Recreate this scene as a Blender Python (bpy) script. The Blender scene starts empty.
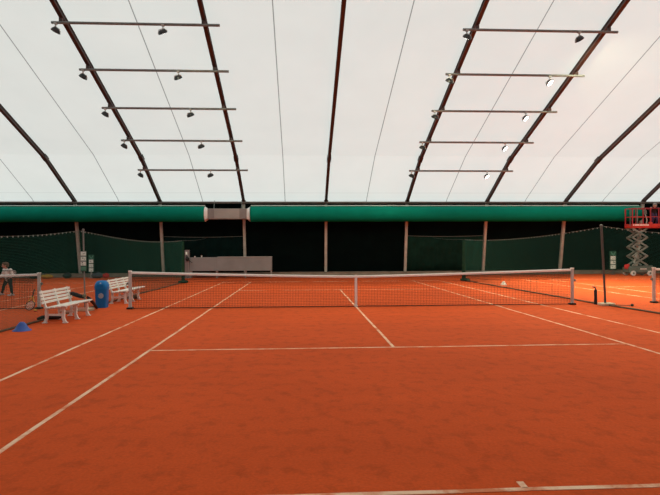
import bpy, math, random
from mathutils import Vector, Matrix, Quaternion, noise
random.seed(7)
scene = bpy.context.scene
COL = scene.collection
PI = math.pi
V = Vector

# ------------------------------------------------------------------ materials
def mat(name, col, rough=0.6, var=0.12, scale=8.0, metal=0.0, bump=0.0, spec=0.4, emit=None, estr=0.0):
    m = bpy.data.materials.new(name); m.use_nodes = True
    nt = m.node_tree; b = nt.nodes['Principled BSDF']
    tc = nt.nodes.new('ShaderNodeTexCoord')
    n = nt.nodes.new('ShaderNodeTexNoise'); n.inputs['Scale'].default_value = scale; n.inputs['Detail'].default_value = 4
    nt.links.new(tc.outputs['Object'], n.inputs['Vector'])
    r = nt.nodes.new('ShaderNodeValToRGB')
    r.color_ramp.elements[0].position = 0.3; r.color_ramp.elements[1].position = 0.7
    r.color_ramp.elements[0].color = (*[c*(1-var) for c in col], 1)
    r.color_ramp.elements[1].color = (*[min(1, c*(1+var)) for c in col], 1)
    nt.links.new(n.outputs['Fac'], r.inputs['Fac'])
    nt.links.new(r.outputs['Color'], b.inputs['Base Color'])
    b.inputs['Roughness'].default_value = rough; b.inputs['Metallic'].default_value = metal
    b.inputs['Specular IOR Level'].default_value = spec
    if bump:
        bp = nt.nodes.new('ShaderNodeBump'); bp.inputs['Strength'].default_value = bump
        nt.links.new(n.outputs['Fac'], bp.inputs['Height']); nt.links.new(bp.outputs['Normal'], b.inputs['Normal'])
    if emit:
        b.inputs['Emission Color'].default_value = (*emit, 1); b.inputs['Emission Strength'].default_value = estr
    return m

M = {}
M['rib'] = mat('rib_paint', (.045, .023, .019), .5, .25, 3)
M['post'] = mat('post_paint', (.42, .395, .35), .55, .15, 4)
M['rail'] = mat('galvanised_rail', (.17, .18, .17), .55, .15, 6)
M['lamp'] = mat('lamp_black', (.018, .018, .018), .4, .2, 10)
M['bracket'] = mat('lamp_bracket', (.45, .45, .42), .5, .1, 10)
M['lens'] = mat('lamp_glass', (.30, .30, .29), .2, .05, 10)
M['lens_on'] = mat('lamp_glass_lit', (.9, .9, .85), .3, .02, 10, emit=(1, .95, .85), estr=6)
M['purlin'] = mat('purlin_steel', (.10, .085, .075), .6, .2, 3)
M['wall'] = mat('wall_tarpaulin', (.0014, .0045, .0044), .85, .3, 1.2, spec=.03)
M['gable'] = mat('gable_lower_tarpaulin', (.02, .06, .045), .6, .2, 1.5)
M['curtain'] = mat('backdrop_green', (.002, .010, .0095), .85, .25, 2.0, spec=.05)
M['curtain2'] = mat('backdrop_green_light', (.006, .024, .017), .85, .25, 2.0, spec=.05)
M['rope'] = mat('rope_grey', (.12, .13, .115), .7, .1, 20)
M['duct'] = mat('duct_fabric', (.0006, .185, .128), .8, .08, 1.5, bump=.05, spec=.08)
M['duct_rail'] = mat('duct_rail_pale', (.62, .68, .62), .5, .1, 5)
M['sheet'] = mat('grey_sheet_metal', (.29, .26, .25), .5, .08, 2)
M['sheet2'] = mat('grey_sheet_metal_dark', (.20, .17, .17), .5, .08, 2)
M['collar'] = mat('duct_collar_white', (.72, .70, .70), .5, .06, 4)
M['board'] = mat('counter_grey', (.225, .215, .215), .6, .10, 1.5)
M['board_top'] = mat('counter_edge', (.36, .33, .31), .6, .1, 3)
M['skirt'] = mat('skirting_beige', (.21, .18, .14), .7, .2, 2)
M['net'] = mat('net_cord_black', (.022, .016, .014), .8, .2, 30)
M['net2'] = mat('divider_cord_green', (.030, .125, .092), .9, .2, 30, spec=.05)
M['net_fold'] = mat('divider_fold_dark', (.02, .06, .036), .9, .3, 10, spec=.05)
M['hem'] = mat('divider_hem_olive', (.13, .085, .05), .85, .25, 12)
M['band'] = mat('net_band_white', (.93, .92, .89), .7, .04, 10)
M['netpost'] = mat('net_post_silver', (.60, .60, .58), .45, .08, 6)
M['black'] = mat('black_rubber', (.012, .012, .012), .6, .2, 20)
M['clip'] = mat('clip_pale', (.30, .34, .30), .5, .05, 20)
M['pole'] = mat('divider_pole_grey', (.10, .095, .085), .5, .2, 5)
M['pole_light'] = mat('divider_pole_silver', (.22, .22, .21), .5, .15, 5)
M['cream'] = mat('base_cream', (.70, .62, .45), .7, .1, 10)
M['bench'] = mat('bench_white_plastic', (.86, .82, .76), .45, .05, 5)
M['bin'] = mat('bin_blue', (.0, .165, .50), .5, .08, 5)
M['bin2'] = mat('bin_lid_blue', (.0, .19, .56), .45, .08, 5)
M['emblem'] = mat('emblem_grey', (.42, .46, .52), .5, .12, 30)
M['emblem_dark'] = mat('emblem_dark', (.08, .14, .27), .5, .1, 30)
M['cone'] = mat('cone_blue', (.045, .12, .46), .5, .1, 10)
M['white'] = mat('white_plastic', (.80, .78, .74), .5, .05, 10)
M['ball'] = mat('ball_orange_yellow', (.85, .40, .06), .8, .1, 40)
M['ball_red'] = mat('ball_red_half', (.55, .06, .03), .8, .1, 40)
M['yellow'] = mat('racket_yellow', (.62, .46, .05), .4, .1, 10)
M['bag'] = mat('bag_black', (.014, .014, .015), .7, .3, 15)
M['bag2'] = mat('bag_olive', (.16, .13, .08), .7, .2, 15)
M['skin'] = mat('skin', (.50, .27, .19), .55, .06, 20)
M['hair'] = mat('hair_brown', (.11, .065, .04), .8, .3, 60, bump=.3)
M['hair2'] = mat('hair_grey', (.21, .20, .19), .8, .3, 60, bump=.3)
M['trouser'] = mat('trousers_dark', (.012, .011, .015), .8, .2, 20)
M['shoe'] = mat('shoe_white', (.60, .58, .57), .6, .08, 20)
M['shoe2'] = mat('shoe_dark', (.03, .025, .025), .6, .1, 20)
M['jacket'] = mat('jacket_dark', (.022, .016, .022), .8, .2, 20)
M['jeans'] = mat('trousers_purple', (.045, .022, .075), .8, .2, 20)
M['eye'] = mat('eye_dark', (.02, .015, .012), .3, .05, 20)
M['lip'] = mat('lip', (.38, .13, .11), .5, .05, 20)
M['string'] = mat('racket_frame_grey', (.33, .34, .34), .4, .1, 20)
M['lift_red'] = mat('lift_red', (.50, .028, .016), .45, .12, 5)
M['lift_red_dark'] = mat('lift_red_dark', (.33, .022, .03), .5, .12, 5)
M['lift_grey'] = mat('lift_grey', (.115, .13, .115), .5, .2, 5)
M['lift_arm'] = mat('lift_arm_grey', (.20, .225, .205), .5, .2, 5)
M['lift_edge'] = mat('lift_arm_pale', (.40, .43, .40), .45, .1, 5)
M['letter'] = mat('letter_white', (.80, .72, .68), .5, .03, 10)
M['sign_green'] = mat('sign_green', (.012, .085, .05), .5, .1, 10)
M['sign_white'] = mat('sign_white', (.80, .88, .82), .5, .05, 20)
M['sign_teal'] = mat('sign_teal', (.10, .30, .21), .5, .1, 10)
M['redcloth'] = mat('red_cloth', (.50, .02, .02), .8, .2, 12)
M['yellowcloth'] = mat('yellow_cloth', (.42, .24, .03), .8, .2, 12)
M['greycloth'] = mat('grey_cloth', (.06, .07, .085), .8, .2, 12)

def sweater_material():
    m = bpy.data.materials.new('sweater_striped'); m.use_nodes = True
    nt = m.node_tree; b = nt.nodes['Principled BSDF']
    tc = nt.nodes.new('ShaderNodeTexCoord'); sp = nt.nodes.new('ShaderNodeSeparateXYZ')
    nt.links.new(tc.outputs['Object'], sp.inputs[0])
    r = nt.nodes.new('ShaderNodeValToRGB'); r.color_ramp.interpolation = 'CONSTANT'
    mp = nt.nodes.new('ShaderNodeMapRange'); mp.inputs['From Min'].default_value = .5; mp.inputs['From Max'].default_value = 1.1
    nt.links.new(sp.outputs['Z'], mp.inputs['Value']); nt.links.new(mp.outputs[0], r.inputs['Fac'])
    W = (.86, .84, .80, 1); K = (.06, .065, .06, 1)
    stops = [(0, W), (.17, K), (.20, W), (.31, K), (.36, W), (.40, K), (.42, W), (.66, K), (.71, W)]
    els = r.color_ramp.elements
    els[0].position = 0; els[0].color = W; els[1].position = .17; els[1].color = K
    for p, c in stops[2:]:
        e = els.new(p); e.color = c
    n = nt.nodes.new('ShaderNodeTexNoise'); n.inputs['Scale'].default_value = 120
    nt.links.new(tc.outputs['Object'], n.inputs['Vector'])
    bp = nt.nodes.new('ShaderNodeBump'); bp.inputs['Strength'].default_value = .2
    nt.links.new(n.outputs['Fac'], bp.inputs['Height']); nt.links.new(bp.outputs['Normal'], b.inputs['Normal'])
    nt.links.new(r.outputs['Color'], b.inputs['Base Color']); b.inputs['Roughness'].default_value = .9
    return m
M['sweater'] = sweater_material()

RIB0, RIBS = -0.08, 4.885          # x of the middle rib, spacing of the ribs
def membrane_material():
    """white PVC roof fabric: daylight shines through it"""
    m = bpy.data.materials.new('roof_membrane'); m.use_nodes = True
    nt = m.node_tree; nt.nodes.clear()
    out = nt.nodes.new('ShaderNodeOutputMaterial')
    tr = nt.nodes.new('ShaderNodeBsdfTranslucent'); df = nt.nodes.new('ShaderNodeBsdfDiffuse')
    mx = nt.nodes.new('ShaderNodeAddShader')
    tc = nt.nodes.new('ShaderNodeTexCoord'); sp = nt.nodes.new('ShaderNodeSeparateXYZ')
    nt.links.new(tc.outputs['Object'], sp.inputs[0])
    def math_(op, a, b=None):
        n = nt.nodes.new('ShaderNodeMath'); n.operation = op
        for i, v in enumerate((a, b)):
            if v is None: continue
            if isinstance(v, (int, float)): n.inputs[i].default_value = v
            else: nt.links.new(v, n.inputs[i])
        return n.outputs[0]
    # welded seam half way between two ribs
    t = math_('DIVIDE', math_('SUBTRACT', sp.outputs['X'], RIB0), RIBS)
    fr = math_('FRACT', math_('ADD', t, 40.0))
    d = math_('ABSOLUTE', math_('SUBTRACT', fr, .5))
    seam = math_('LESS_THAN', d, .0042)
    # hem fold close to the eave
    hem = math_('LESS_THAN', math_('ABSOLUTE', math_('SUBTRACT', math_('ABSOLUTE', sp.outputs['Y']), 16.25)), .03)
    no = nt.nodes.new('ShaderNodeTexNoise'); no.inputs['Scale'].default_value = .55; no.inputs['Detail'].default_value = 3
    nt.links.new(tc.outputs['Object'], no.inputs['Vector'])
    mapr = nt.nodes.new('ShaderNodeMapRange'); mapr.inputs['To Min'].default_value = .95; mapr.inputs['To Max'].default_value = 1.04
    nt.links.new(no.outputs['Fac'], mapr.inputs['Value'])
    k = math_('MULTIPLY', mapr.outputs[0], math_('SUBTRACT', 1.0, math_('ADD', math_('MULTIPLY', seam, .62), math_('MULTIPLY', hem, .10))))
    for sh, c in ((tr, (.422, .438, .418)), (df, (.22, .22, .21))):
        v = nt.nodes.new('ShaderNodeVectorMath'); v.operation = 'SCALE'; v.inputs[0].default_value = c
        nt.links.new(k, v.inputs['Scale']); nt.links.new(v.outputs[0], sh.inputs['Color'])
        nt.links.new(sh.outputs[0], mx.inputs[0 if sh is tr else 1])
    nt.links.new(mx.outputs[0], out.inputs[0])
    return m
M['membrane'] = membrane_material()

def clay_material():
    m = bpy.data.materials.new('red_clay'); m.use_nodes = True
    nt = m.node_tree; b = nt.nodes['Principled BSDF']
    tc = nt.nodes.new('ShaderNodeTexCoord')
    def nz(scale, detail, sc=(1, 1, 1), rough=.5):
        mp = nt.nodes.new('ShaderNodeMapping'); mp.inputs['Scale'].default_value = sc
        nt.links.new(tc.outputs['Object'], mp.inputs[0])
        n = nt.nodes.new('ShaderNodeTexNoise'); n.inputs['Scale'].default_value = scale
        n.inputs['Detail'].default_value = detail; n.inputs['Roughness'].default_value = rough
        nt.links.new(mp.outputs[0], n.inputs['Vector']); return n.outputs['Fac']
    def ramp(f, a, c):
        r = nt.nodes.new('ShaderNodeValToRGB')
        for e, (p, v) in zip(r.color_ramp.elements, (a, c)): e.position = p; e.color = (v, v, v, 1)
        nt.links.new(f, r.inputs['Fac']); return r.outputs['Color']
    base = nt.nodes.new('ShaderNodeRGB'); base.outputs[0].default_value = (.69, .096, .019, 1)
    cur = base.outputs[0]
    def mul(c, f):
        n = nt.nodes.new('ShaderNodeMix'); n.data_type = 'RGBA'; n.blend_type = 'MULTIPLY'; n.inputs[0].default_value = 1
        nt.links.new(c, n.inputs[6]); nt.links.new(f, n.inputs[7]); return n.outputs[2]
    cur = mul(cur, ramp(nz(.35, 4), (.3, .94), (.7, 1.04)))                     # broad damp / dry patches
    cur = mul(cur, ramp(nz(5.5, 5, (1, .8, 1), .62), (.32, .80), (.50, 1.0)))       # foot scuffs
    cur = mul(cur, ramp(nz(1.3, 3, (.35, 1.6, 1)), (.3, .94), (.7, 1.04)))      # sweeping streaks
    cur = mul(cur, ramp(nz(40, 3), (.25, .88), (.75, 1.08)))                    # grain
    nt.links.new(cur, b.inputs['Base Color'])
    b.inputs['Roughness'].default_value = .92; b.inputs['Specular IOR Level'].default_value = .12
    bp = nt.nodes.new('ShaderNodeBump'); bp.inputs['Strength'].default_value = .35; bp.inputs['Distance'].default_value = .02
    nt.links.new(nz(9, 6), bp.inputs['Height']); nt.links.new(bp.outputs['Normal'], b.inputs['Normal'])
    return m
M['clay'] = clay_material()

def line_material():
    m = bpy.data.materials.new('worn_white_line'); m.use_nodes = True
    nt = m.node_tree; b = nt.nodes['Principled BSDF']
    tc = nt.nodes.new('ShaderNodeTexCoord')
    n = nt.nodes.new('ShaderNodeTexNoise'); n.inputs['Scale'].default_value = 1.7; n.inputs['Detail'].default_value = 6; n.inputs['Roughness'].default_value = .7
    nt.links.new(tc.outputs['Object'], n.inputs['Vector'])
    r = nt.nodes.new('ShaderNodeValToRGB')
    r.color_ramp.elements[0].position = .40; r.color_ramp.elements[0].color = (.74, .24, .11, 1)
    r.color_ramp.elements[1].position = .54; r.color_ramp.elements[1].color = (.98, .66, .45, 1)
    nt.links.new(n.outputs['Fac'], r.inputs['Fac']); nt.links.new(r.outputs['Color'], b.inputs['Base Color'])
    b.inputs['Roughness'].default_value = .85; b.inputs['Specular IOR Level'].default_value = .15
    return m
M['line'] = line_material()

# ------------------------------------------------------------------ mesh builder
class MB:
    def __init__(s): s.v = []; s.f = []
    def add(s, vs, fs):
        o = len(s.v); s.v += [tuple(p) for p in vs]; s.f += [tuple(i+o for i in f) for f in fs]; return s
    def box(s, c, d, R=None, bev=0.0):
        c = V(c); x, y, z = [k/2 for k in d]
        if bev <= 0:
            P = [V((a*x, b*y, e*z)) for a in (-1, 1) for b in (-1, 1) for e in (-1, 1)]
            F = [(0, 1, 3, 2), (4, 6, 7, 5), (0, 4, 5, 1), (2, 3, 7, 6), (0, 2, 6, 4), (1, 5, 7, 3)]
        else:
            import bmesh
            bm = bmesh.new(); bmesh.ops.create_cube(bm, size=1)
            for w in bm.verts: w.co = V((w.co.x*d[0], w.co.y*d[1], w.co.z*d[2]))
            bmesh.ops.bevel(bm, geom=bm.edges[:], offset=bev, segments=2, affect='EDGES', profile=.5)
            bm.verts.index_update()
            P = [w.co.copy() for w in bm.verts]; F = [[w.index for w in f.verts] for f in bm.faces]; bm.free()
        if R: P = [R @ p for p in P]
        return s.add([c+p for p in P], F)
    def bar(s, a, b, w, h, up=(0, 0, 1)):
        a, b = V(a), V(b); d = b-a; z = d.normalized(); u = V(up)
        if abs(z.dot(u)) > .98: u = V((1, 0, 0))
        x = z.cross(u).normalized(); y = x.cross(z)
        P = [q + x*(i*w/2) + y*(j*h/2) for q in (a, b) for i, j in ((-1, -1), (1, -1), (1, 1), (-1, 1))]
        return s.add(P, [(3, 2, 1, 0), (4, 5, 6, 7), (0, 1, 5, 4), (1, 2, 6, 5), (2, 3, 7, 6), (3, 0, 4, 7)])
    def tube(s, pts, r, n=10, cap=True):
        pts = [V(p) for p in pts]; rs = r if isinstance(r, (list, tuple)) else [r]*len(pts)
        P = []; prev = None
        for i, p in enumerate(pts):
            d = (pts[min(i+1, len(pts)-1)] - pts[max(i-1, 0)]).normalized()
            if prev is None:
                u = V((0, 0, 1)) if abs(d.z) < .95 else V((1, 0, 0)); x = d.cross(u).normalized()
            else:
                x = (prev - d*prev.dot(d)).normalized()
            prev = x; y = d.cross(x)
            P += [p + (x*math.cos(2*PI*k/n) + y*math.sin(2*PI*k/n))*rs[i] for k in range(n)]
        F = [(i*n+k, i*n+(k+1) % n, (i+1)*n+(k+1) % n, (i+1)*n+k) for i in range(len(pts)-1) for k in range(n)]
        if cap: F += [tuple(range(n-1, -1, -1)), tuple(range((len(pts)-1)*n, len(pts)*n))]
        return s.add(P, F)
    def lathe(s, prof, c=(0, 0, 0), n=24, R=None, cap=True):
        P = []; c = V(c)
        for r, z in prof:
            for k in range(n):
                p = V((r*math.cos(2*PI*k/n), r*math.sin(2*PI*k/n), z)); P.append(c + (R @ p if R else p))
        F = [(i*n+k, i*n+(k+1) % n, (i+1)*n+(k+1) % n, (i+1)*n+k) for i in range(len(prof)-1) for k in range(n)]
        if cap: F += [tuple(range(n-1, -1, -1)), tuple(range((len(prof)-1)*n, len(prof)*n))]
        return s.add(P, F)
    def ball(s, c, r, n=14, m=9, R=None):
        r = (r, r, r) if isinstance(r, (int, float)) else r; c = V(c)
        P = [V((0, 0, -r[2]))]
        for i in range(1, m):
            a = -PI/2 + PI*i/m
            P += [V((r[0]*math.cos(a)*math.cos(2*PI*k/n), r[1]*math.cos(a)*math.sin(2*PI*k/n), r[2]*math.sin(a))) for k in range(n)]
        P.append(V((0, 0, r[2])))
        F = [(0, 1+(k+1) % n, 1+k) for k in range(n)]
        for i in range(m-2):
            F += [(1+i*n+k, 1+i*n+(k+1) % n, 1+(i+1)*n+(k+1) % n, 1+(i+1)*n+k) for k in range(n)]
        t = len(P)-1; F += [(1+(m-2)*n+k, 1+(m-2)*n+(k+1) % n, t) for k in range(n)]
        if R: P = [R @ p for p in P]
        return s.add([c+p for p in P], F)
    def cap(s, a, b, ra, rb, n=12):
        """tapered limb with round ends"""
        s.tube([a, b], [ra, rb], n); s.ball(a, ra, n, 8); s.ball(b, rb, n, 8); return s
    def prism(s, poly, x0, x1):
        """closed polygon in (y, z) pushed along x"""
        n = len(poly)
        P = [(x0, y, z) for y, z in poly] + [(x1, y, z) for y, z in poly]
        return s.add(P, [tuple(range(n)), tuple(range(2*n-1, n-1, -1))] + [((k+1) % n, k, n+k, n+(k+1) % n) for k in range(n)])
    def build(s, name, m, parent=None, smooth=False, kind=None, loc=None):
        me = bpy.data.meshes.new(name); me.from_pydata(s.v, [], s.f); me.update()
        me.materials.append(M[m] if isinstance(m, str) else m)
        if smooth:
            me.polygons.foreach_set('use_smooth', [True]*len(me.polygons))
            try: me.set_sharp_from_angle(angle=math.radians(40))
            except Exception: pass
        o = bpy.data.objects.new(name, me); COL.objects.link(o)
        if parent: o.parent = parent
        if loc: o.location = loc
        if kind: o['kind'] = kind
        return o

def tag(o, label, cat, group=None):
    o['label'] = label; o['category'] = cat
    if group: o['group'] = group
    return o
def thing(name, label, cat, loc=(0, 0, 0), rz=0.0, group=None):
    o = bpy.data.objects.new(name, None); COL.objects.link(o); o.empty_display_size = .1
    o.location = loc; o.rotation_euler = (0, 0, rz)
    return tag(o, label, cat, group)
def copy_tree(o, parent=None):
    c = o.copy(); COL.objects.link(c)
    if parent: c.parent = parent
    for ch in list(o.children): copy_tree(ch, c)
    return c
def remeshed(mb, name, m, parent, voxel, smooth_iter=4):
    o = mb.build(name+'_raw', m)
    md = o.modifiers.new('r', 'REMESH'); md.mode = 'VOXEL'; md.voxel_size = voxel
    s = o.modifiers.new('s', 'SMOOTH'); s.iterations = smooth_iter; s.factor = .5
    dg = bpy.context.evaluated_depsgraph_get(); ev = o.evaluated_get(dg)
    me = bpy.data.meshes.new_from_object(ev); me.name = name
    me.polygons.foreach_set('use_smooth', [True]*len(me.polygons))
    bpy.data.objects.remove(o)
    r = bpy.data.objects.new(name, me); COL.objects.link(r); r.parent = parent
    if not me.materials: me.materials.append(M[m])
    return r

# ------------------------------------------------------------------ hall
HX = 24.5
# (Y, Z) of the centre of the steel frame, eave -> kink -> ridge
EAVE, KINK, RIDGE = (16.80, 4.48), (13.10, 6.42), (0.0, 11.16)
UP = .16
prof = [(-y, z) for y, z in (EAVE, KINK)] + [RIDGE] + [KINK, EAVE]

MB().box((0, 0, -.1), (2*HX+2, 40, .2)).build('floor', 'clay', kind='structure')
floor = bpy.data.objects['floor']
# court lines (5 cm nailed line tapes), children of the floor
def line(x0, y0, x1, y1, w=.05):
    m = MB(); d = V((x1-x0, y1-y0, 0)); n = max(1, int(d.length/.22)); t = d.normalized(); s = V((-t.y, t.x, 0))
    P = []; F = []
    for i in range(n+1):
        p = V((x0, y0, 0)) + d*i/n + s*(noise.noise(V((x0*3+i*.23, y0, w)))*.016)
        for off, z in ((-.5, 0), (-.5, .004), (.5, .004), (.5, 0)): P.append(p + s*off*w + V((0, 0, z)))
    for i in range(n):
        a = i*4
        for k in range(3): F.append((a+k+1, a+k, a+4+k, a+5+k))
    F += [(0, 1, 2, 3), (n*4+3, n*4+2, n*4+1, n*4)]
    m.add(P, F); return m.build('court_line', 'line', floor, kind='structure')
S_, D_, B_, T_ = 4.115, 5.485, 11.885, 6.40
for cx in (-15.45, 0, 15.45):
    dy = .27 if cx else 0
    for s in (-1, 1):
        line(cx+s*S_, -B_+dy, cx+s*S_, B_+dy); line(cx+s*D_, -B_+dy, cx+s*D_, B_+dy)
        line(cx-S_, s*T_+dy, cx+S_, s*T_+dy)
        line(cx-D_, s*B_+dy, cx+D_, s*B_+dy, .052)
        line(cx, s*(B_-.02)+dy, cx, s*(B_-.125)+dy)
    line(cx, -T_+dy, cx, T_+dy)

# roof membrane
def roof():
    m = MB(); N = 40
    pts = []
    full = [(-17.05, 4.45)] + [(y, z+UP) for y, z in prof] + [(17.05, 4.45)]
    for (y0, z0), (y1, z1) in zip(full[:-1], full[1:]):
        for k in range(6): pts.append((y0+(y1-y0)*k/6, z0+(z1-z0)*k/6))
    pts.append(full[-1])
    X = [-HX + 2*HX*i/N for i in range(N+1)]
    P = [(x, y, z) for x in X for y, z in pts]; n = len(pts)
    m.add(P, [(i*n+j, i*n+j+1, (i+1)*n+j+1, (i+1)*n+j) for i in range(N) for j in range(n-1)])
    return m.build('ceiling', 'membrane', smooth=False, kind='structure')
roof()
# long walls lean inwards like the frame legs
def lean_wall(s):
    return MB().prism([(s*17.80, 0), (s*17.02, 4.50), (s*17.12, 4.50), (s*17.90, 0)], -HX, HX)
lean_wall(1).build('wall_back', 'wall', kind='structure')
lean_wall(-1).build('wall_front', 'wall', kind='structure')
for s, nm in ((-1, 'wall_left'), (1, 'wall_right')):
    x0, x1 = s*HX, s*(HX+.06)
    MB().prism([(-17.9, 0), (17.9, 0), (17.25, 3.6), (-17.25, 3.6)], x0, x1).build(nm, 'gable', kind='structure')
    g = MB(); pts = [(-17.25, 3.6)] + [(y, z+UP) for y, z in prof] + [(17.25, 3.6)]
    g.add([(x0, y, z) for y, z in pts], [tuple(range(len(pts)))])
    g.build('upper_fabric', 'membrane', bpy.data.objects[nm], kind='structure')
# eave purlin and skirting along the back wall
MB().tube([(-HX, 16.62, 4.385), (HX, 16.62, 4.385)], .065, 10).build('trim_1', 'purlin', kind='structure', smooth=True)
b = MB(); b.box((0, 17.33, .11), (2*HX, .06, .2), bev=.01); b.tube([(-HX, 17.3, .23), (HX, 17.3, .23)], .025, 8)
b.build('baseboard_back', 'skirt', kind='structure')

# ------------------------------------------------------------------ steel arch frames
def make_rib(x, label):
    t = thing('arch_frame', label, 'roof rib', (x, 0, 0), 0, 'steel arch frames of the hall')
    def seg(m, a, b_, w=.15, h=.20): m.bar((0, *a), (0, *b_), w, h, up=(0, 0, 1))
    r = MB()
    for a, b_ in zip(prof[:-1], prof[1:]):
        seg(r, a, b_, .09, .16)
        for off in (-.08, .08):           # flanges of the I section
            d = V((0, b_[0]-a[0], b_[1]-a[1])).normalized(); nrm = V((1, 0, 0)).cross(d)
            r.bar(V((0, *a))+nrm*off, V((0, *b_))+nrm*off, .15, .026)
    r.build('rafter', 'rib', t)
    for s in (1, -1):
        MB().bar((0, s*17.62, 0), (0, s*16.80, 4.44), .15, .16, up=(0, 1, 0)).build('post', 'post', t)
        MB().box((0, s*17.62, .012), (.34, .34, .024)).build('base_plate', 'rail', t)
        k = MB()
        for sx in (-1, 1): k.box((sx*.10, s*13.10, 6.42), (.014, .44, .20), Matrix.Rotation(-s*.42, 3, 'X'))
        k.build('kink_plate', 'rib', t)
        c = MB(); c.box((0, s*16.74, 4.47), (.24, .16, .12), Matrix.Rotation(-s*.45, 3, 'X')); c.build('eave_bracket', 'rib', t)
    return t
rib_labels = {
 -3: 'dark brown bent steel roof rib left of all the light rails',
 -2: 'dark brown steel roof rib carrying the left ends of the left light rails',
 -1: 'dark brown steel roof rib carrying right ends of the left light rails',
 0: 'dark brown steel roof rib in the middle, crossing no light rail',
 1: 'dark brown steel roof rib carrying the left ends of the right light rails',
 2: 'dark brown steel roof rib carrying right ends of the right light rails',
 3: 'dark brown bent steel roof rib right of all the light rails',
 4: 'dark brown steel roof rib at far right above the red scissor lift'}
for k, lb in rib_labels.items(): make_rib(RIB0+RIBS*k, lb)

# ------------------------------------------------------------------ lighting rails with floodlights
def rail(y, z, x0, x1, lamps, label):
    """lamps: (x offset from x0, tilt in the x-z plane, tilt in the y-z plane, lit)"""
    t = thing('lighting_rail', label, 'light rail', (x0, y, z), 0, 'lighting rails under the roof')
    MB().tube([(0, 0, 0), (x1-x0, 0, 0)], .048, 10).build('pipe', 'rail', t, smooth=True)
    ribx = [RIB0+RIBS*k for k in range(-4, 5) if x0 < RIB0+RIBS*k < x1]
    for rx in ribx:
        MB().box((rx-x0, 0, .07), (.12, .07, .17)).build('clamp', 'rib', t)
    for dx, tx, ty, lit, W in lamps:
        R = Matrix.Rotation(tx, 3, 'Y') @ Matrix.Rotation(ty, 3, 'X')
        c = V((dx, 0, -.30))
        f = MB().lathe([(.03, .12), (.08, .115), (.13, .075), (.163, .0), (.168, -.018), (.15, -.02)], c, 20, R)
        fl = f.build('floodlight', 'lamp', t, smooth=True)
        MB().lathe([(.148, -.019), (.09, -.026), (.001, -.028)], c, 20, R).build('lens', 'lens_on' if lit else 'lens', fl, smooth=True)
        bk = MB(); bk.bar((dx, 0, -.02), (dx, 0, -.16), .05, .03); bk.box((dx, 0, -.035), (.10, .10, .05))
        bk.tube([c + R @ V((-.168, 0, .02)), c + R @ V((-.09, 0, .135)), c + R @ V((.09, 0, .135)), c + R @ V((.168, 0, .02))], .012, 6)
        bk.build('bracket', 'bracket', fl)
        if W:
            ld = bpy.data.lights.new('floodlight_beam', 'SPOT'); ld.energy = W; ld.spot_size = math.radians(140 if tx < -.5 else 125); ld.spot_blend = 1
            ld.color = (1, .96, .62); ld.shadow_soft_size = .14
            lo = bpy.data.objects.new('floodlight_beam', ld); COL.objects.link(lo); lo.parent = t
            lo.location = c + R @ V((0, 0, -.05)); lo.rotation_euler = R.to_euler()
    return t
LAMP_W = (3800, 2600, 2200, 2000, 2000, 2900); LAMP_C = (900, 500, 250, 100, 100, 1200)
ys = [(3.66, 9.545), (6.02, 8.69), (8.41, 7.81), (10.92, 6.90), (13.57, 5.86), (1.25, 10.42)]  # last entry: lit rail pair out of view, added to brighten the floor
order = ['highest of the five', 'second from the top of the five', 'middle one of the five', 'second from the bottom of the five', 'lowest of the five', 'added out of view over the net']
for i, ((y, z), od) in enumerate(zip(ys, order)):
    rail(y, z, -10.17, -4.40, [(.14, .62, .30, False, 0), (3.80, -.35, .50 if i < 5 else -.15, True, LAMP_C[i]*.4)], 'grey pipe rail at left, two floodlights, ' + od)
for i, ((y, z), od) in enumerate(zip(ys, order)):
    lb = ('grey pipe rail at right, neither floodlight seen glowing, ' if i in (0, 5) else 'grey pipe rail at right, one floodlight glowing, ') + od
    rail(y, z, 4.28, 10.02, [(.14, .35, .50 if i < 5 else -.15, True, LAMP_C[i]), (4.30, -.62, -.30 if i == 5 else -.50 if i else .30, True, LAMP_W[i])], lb)

# ------------------------------------------------------------------ air ducts and heater box under the back eave
DY, DZ, DR = 16.30, 3.69, .452
def duct(x0, x1, label):
    t = thing('air_duct', label, 'air duct', (0, 0, 0), 0, 'green fabric air ducts')
    n = max(2, int(abs(x1-x0)/.4)); pts = []; rr = []
    for i in range(n+1):
        x = x0+(x1-x0)*i/n; pts.append((x, DY, DZ)); rr.append(DR*(1+.012*math.sin(x*2.6)+.008*noise.noise(V((x*1.7, 3, 1)))))
    MB().tube(pts, rr, 36).build('fabric_tube', 'duct', t, smooth=True)
    MB().tube([(x0, DY, DZ+DR+.045), (x1, DY, DZ+DR+.045)], .026, 8).build('suspension_rail', 'duct_rail', t)
    x = math.ceil(min(x0, x1)/1.22)*1.22
    h = MB()
    while x < max(x0, x1):
        h.bar((x, DY, DZ+DR-.01), (x, DY, DZ+DR+.05), .05, .02); x += 1.22
    h.build('hanger', 'duct', t)
duct(-HX+.1, -7.14, 'dark green fabric air duct left of the grey heater box')
duct(-4.50, 18.9, 'bright green fabric air duct right of the grey heater box')
t = thing('heater_box', 'grey metal air heater box between the two green ducts', 'heater', (-5.83, DY-.02, 3.695))
MB().box((0, 0, 0), (2.24, .62, .60), bev=.012).build('casing', 'sheet', t)
MB().box((-.92, -.316, 0), (.36, .012, .56)).build('side_panel', 'sheet2', t)
MB().box((.90, -.316, 0), (.40, .012, .56)).build('side_panel', 'sheet2', t)
MB().box((-.03, -.318, 0), (1.34, .012, .50)).build('front_panel', 'sheet', t)
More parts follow.
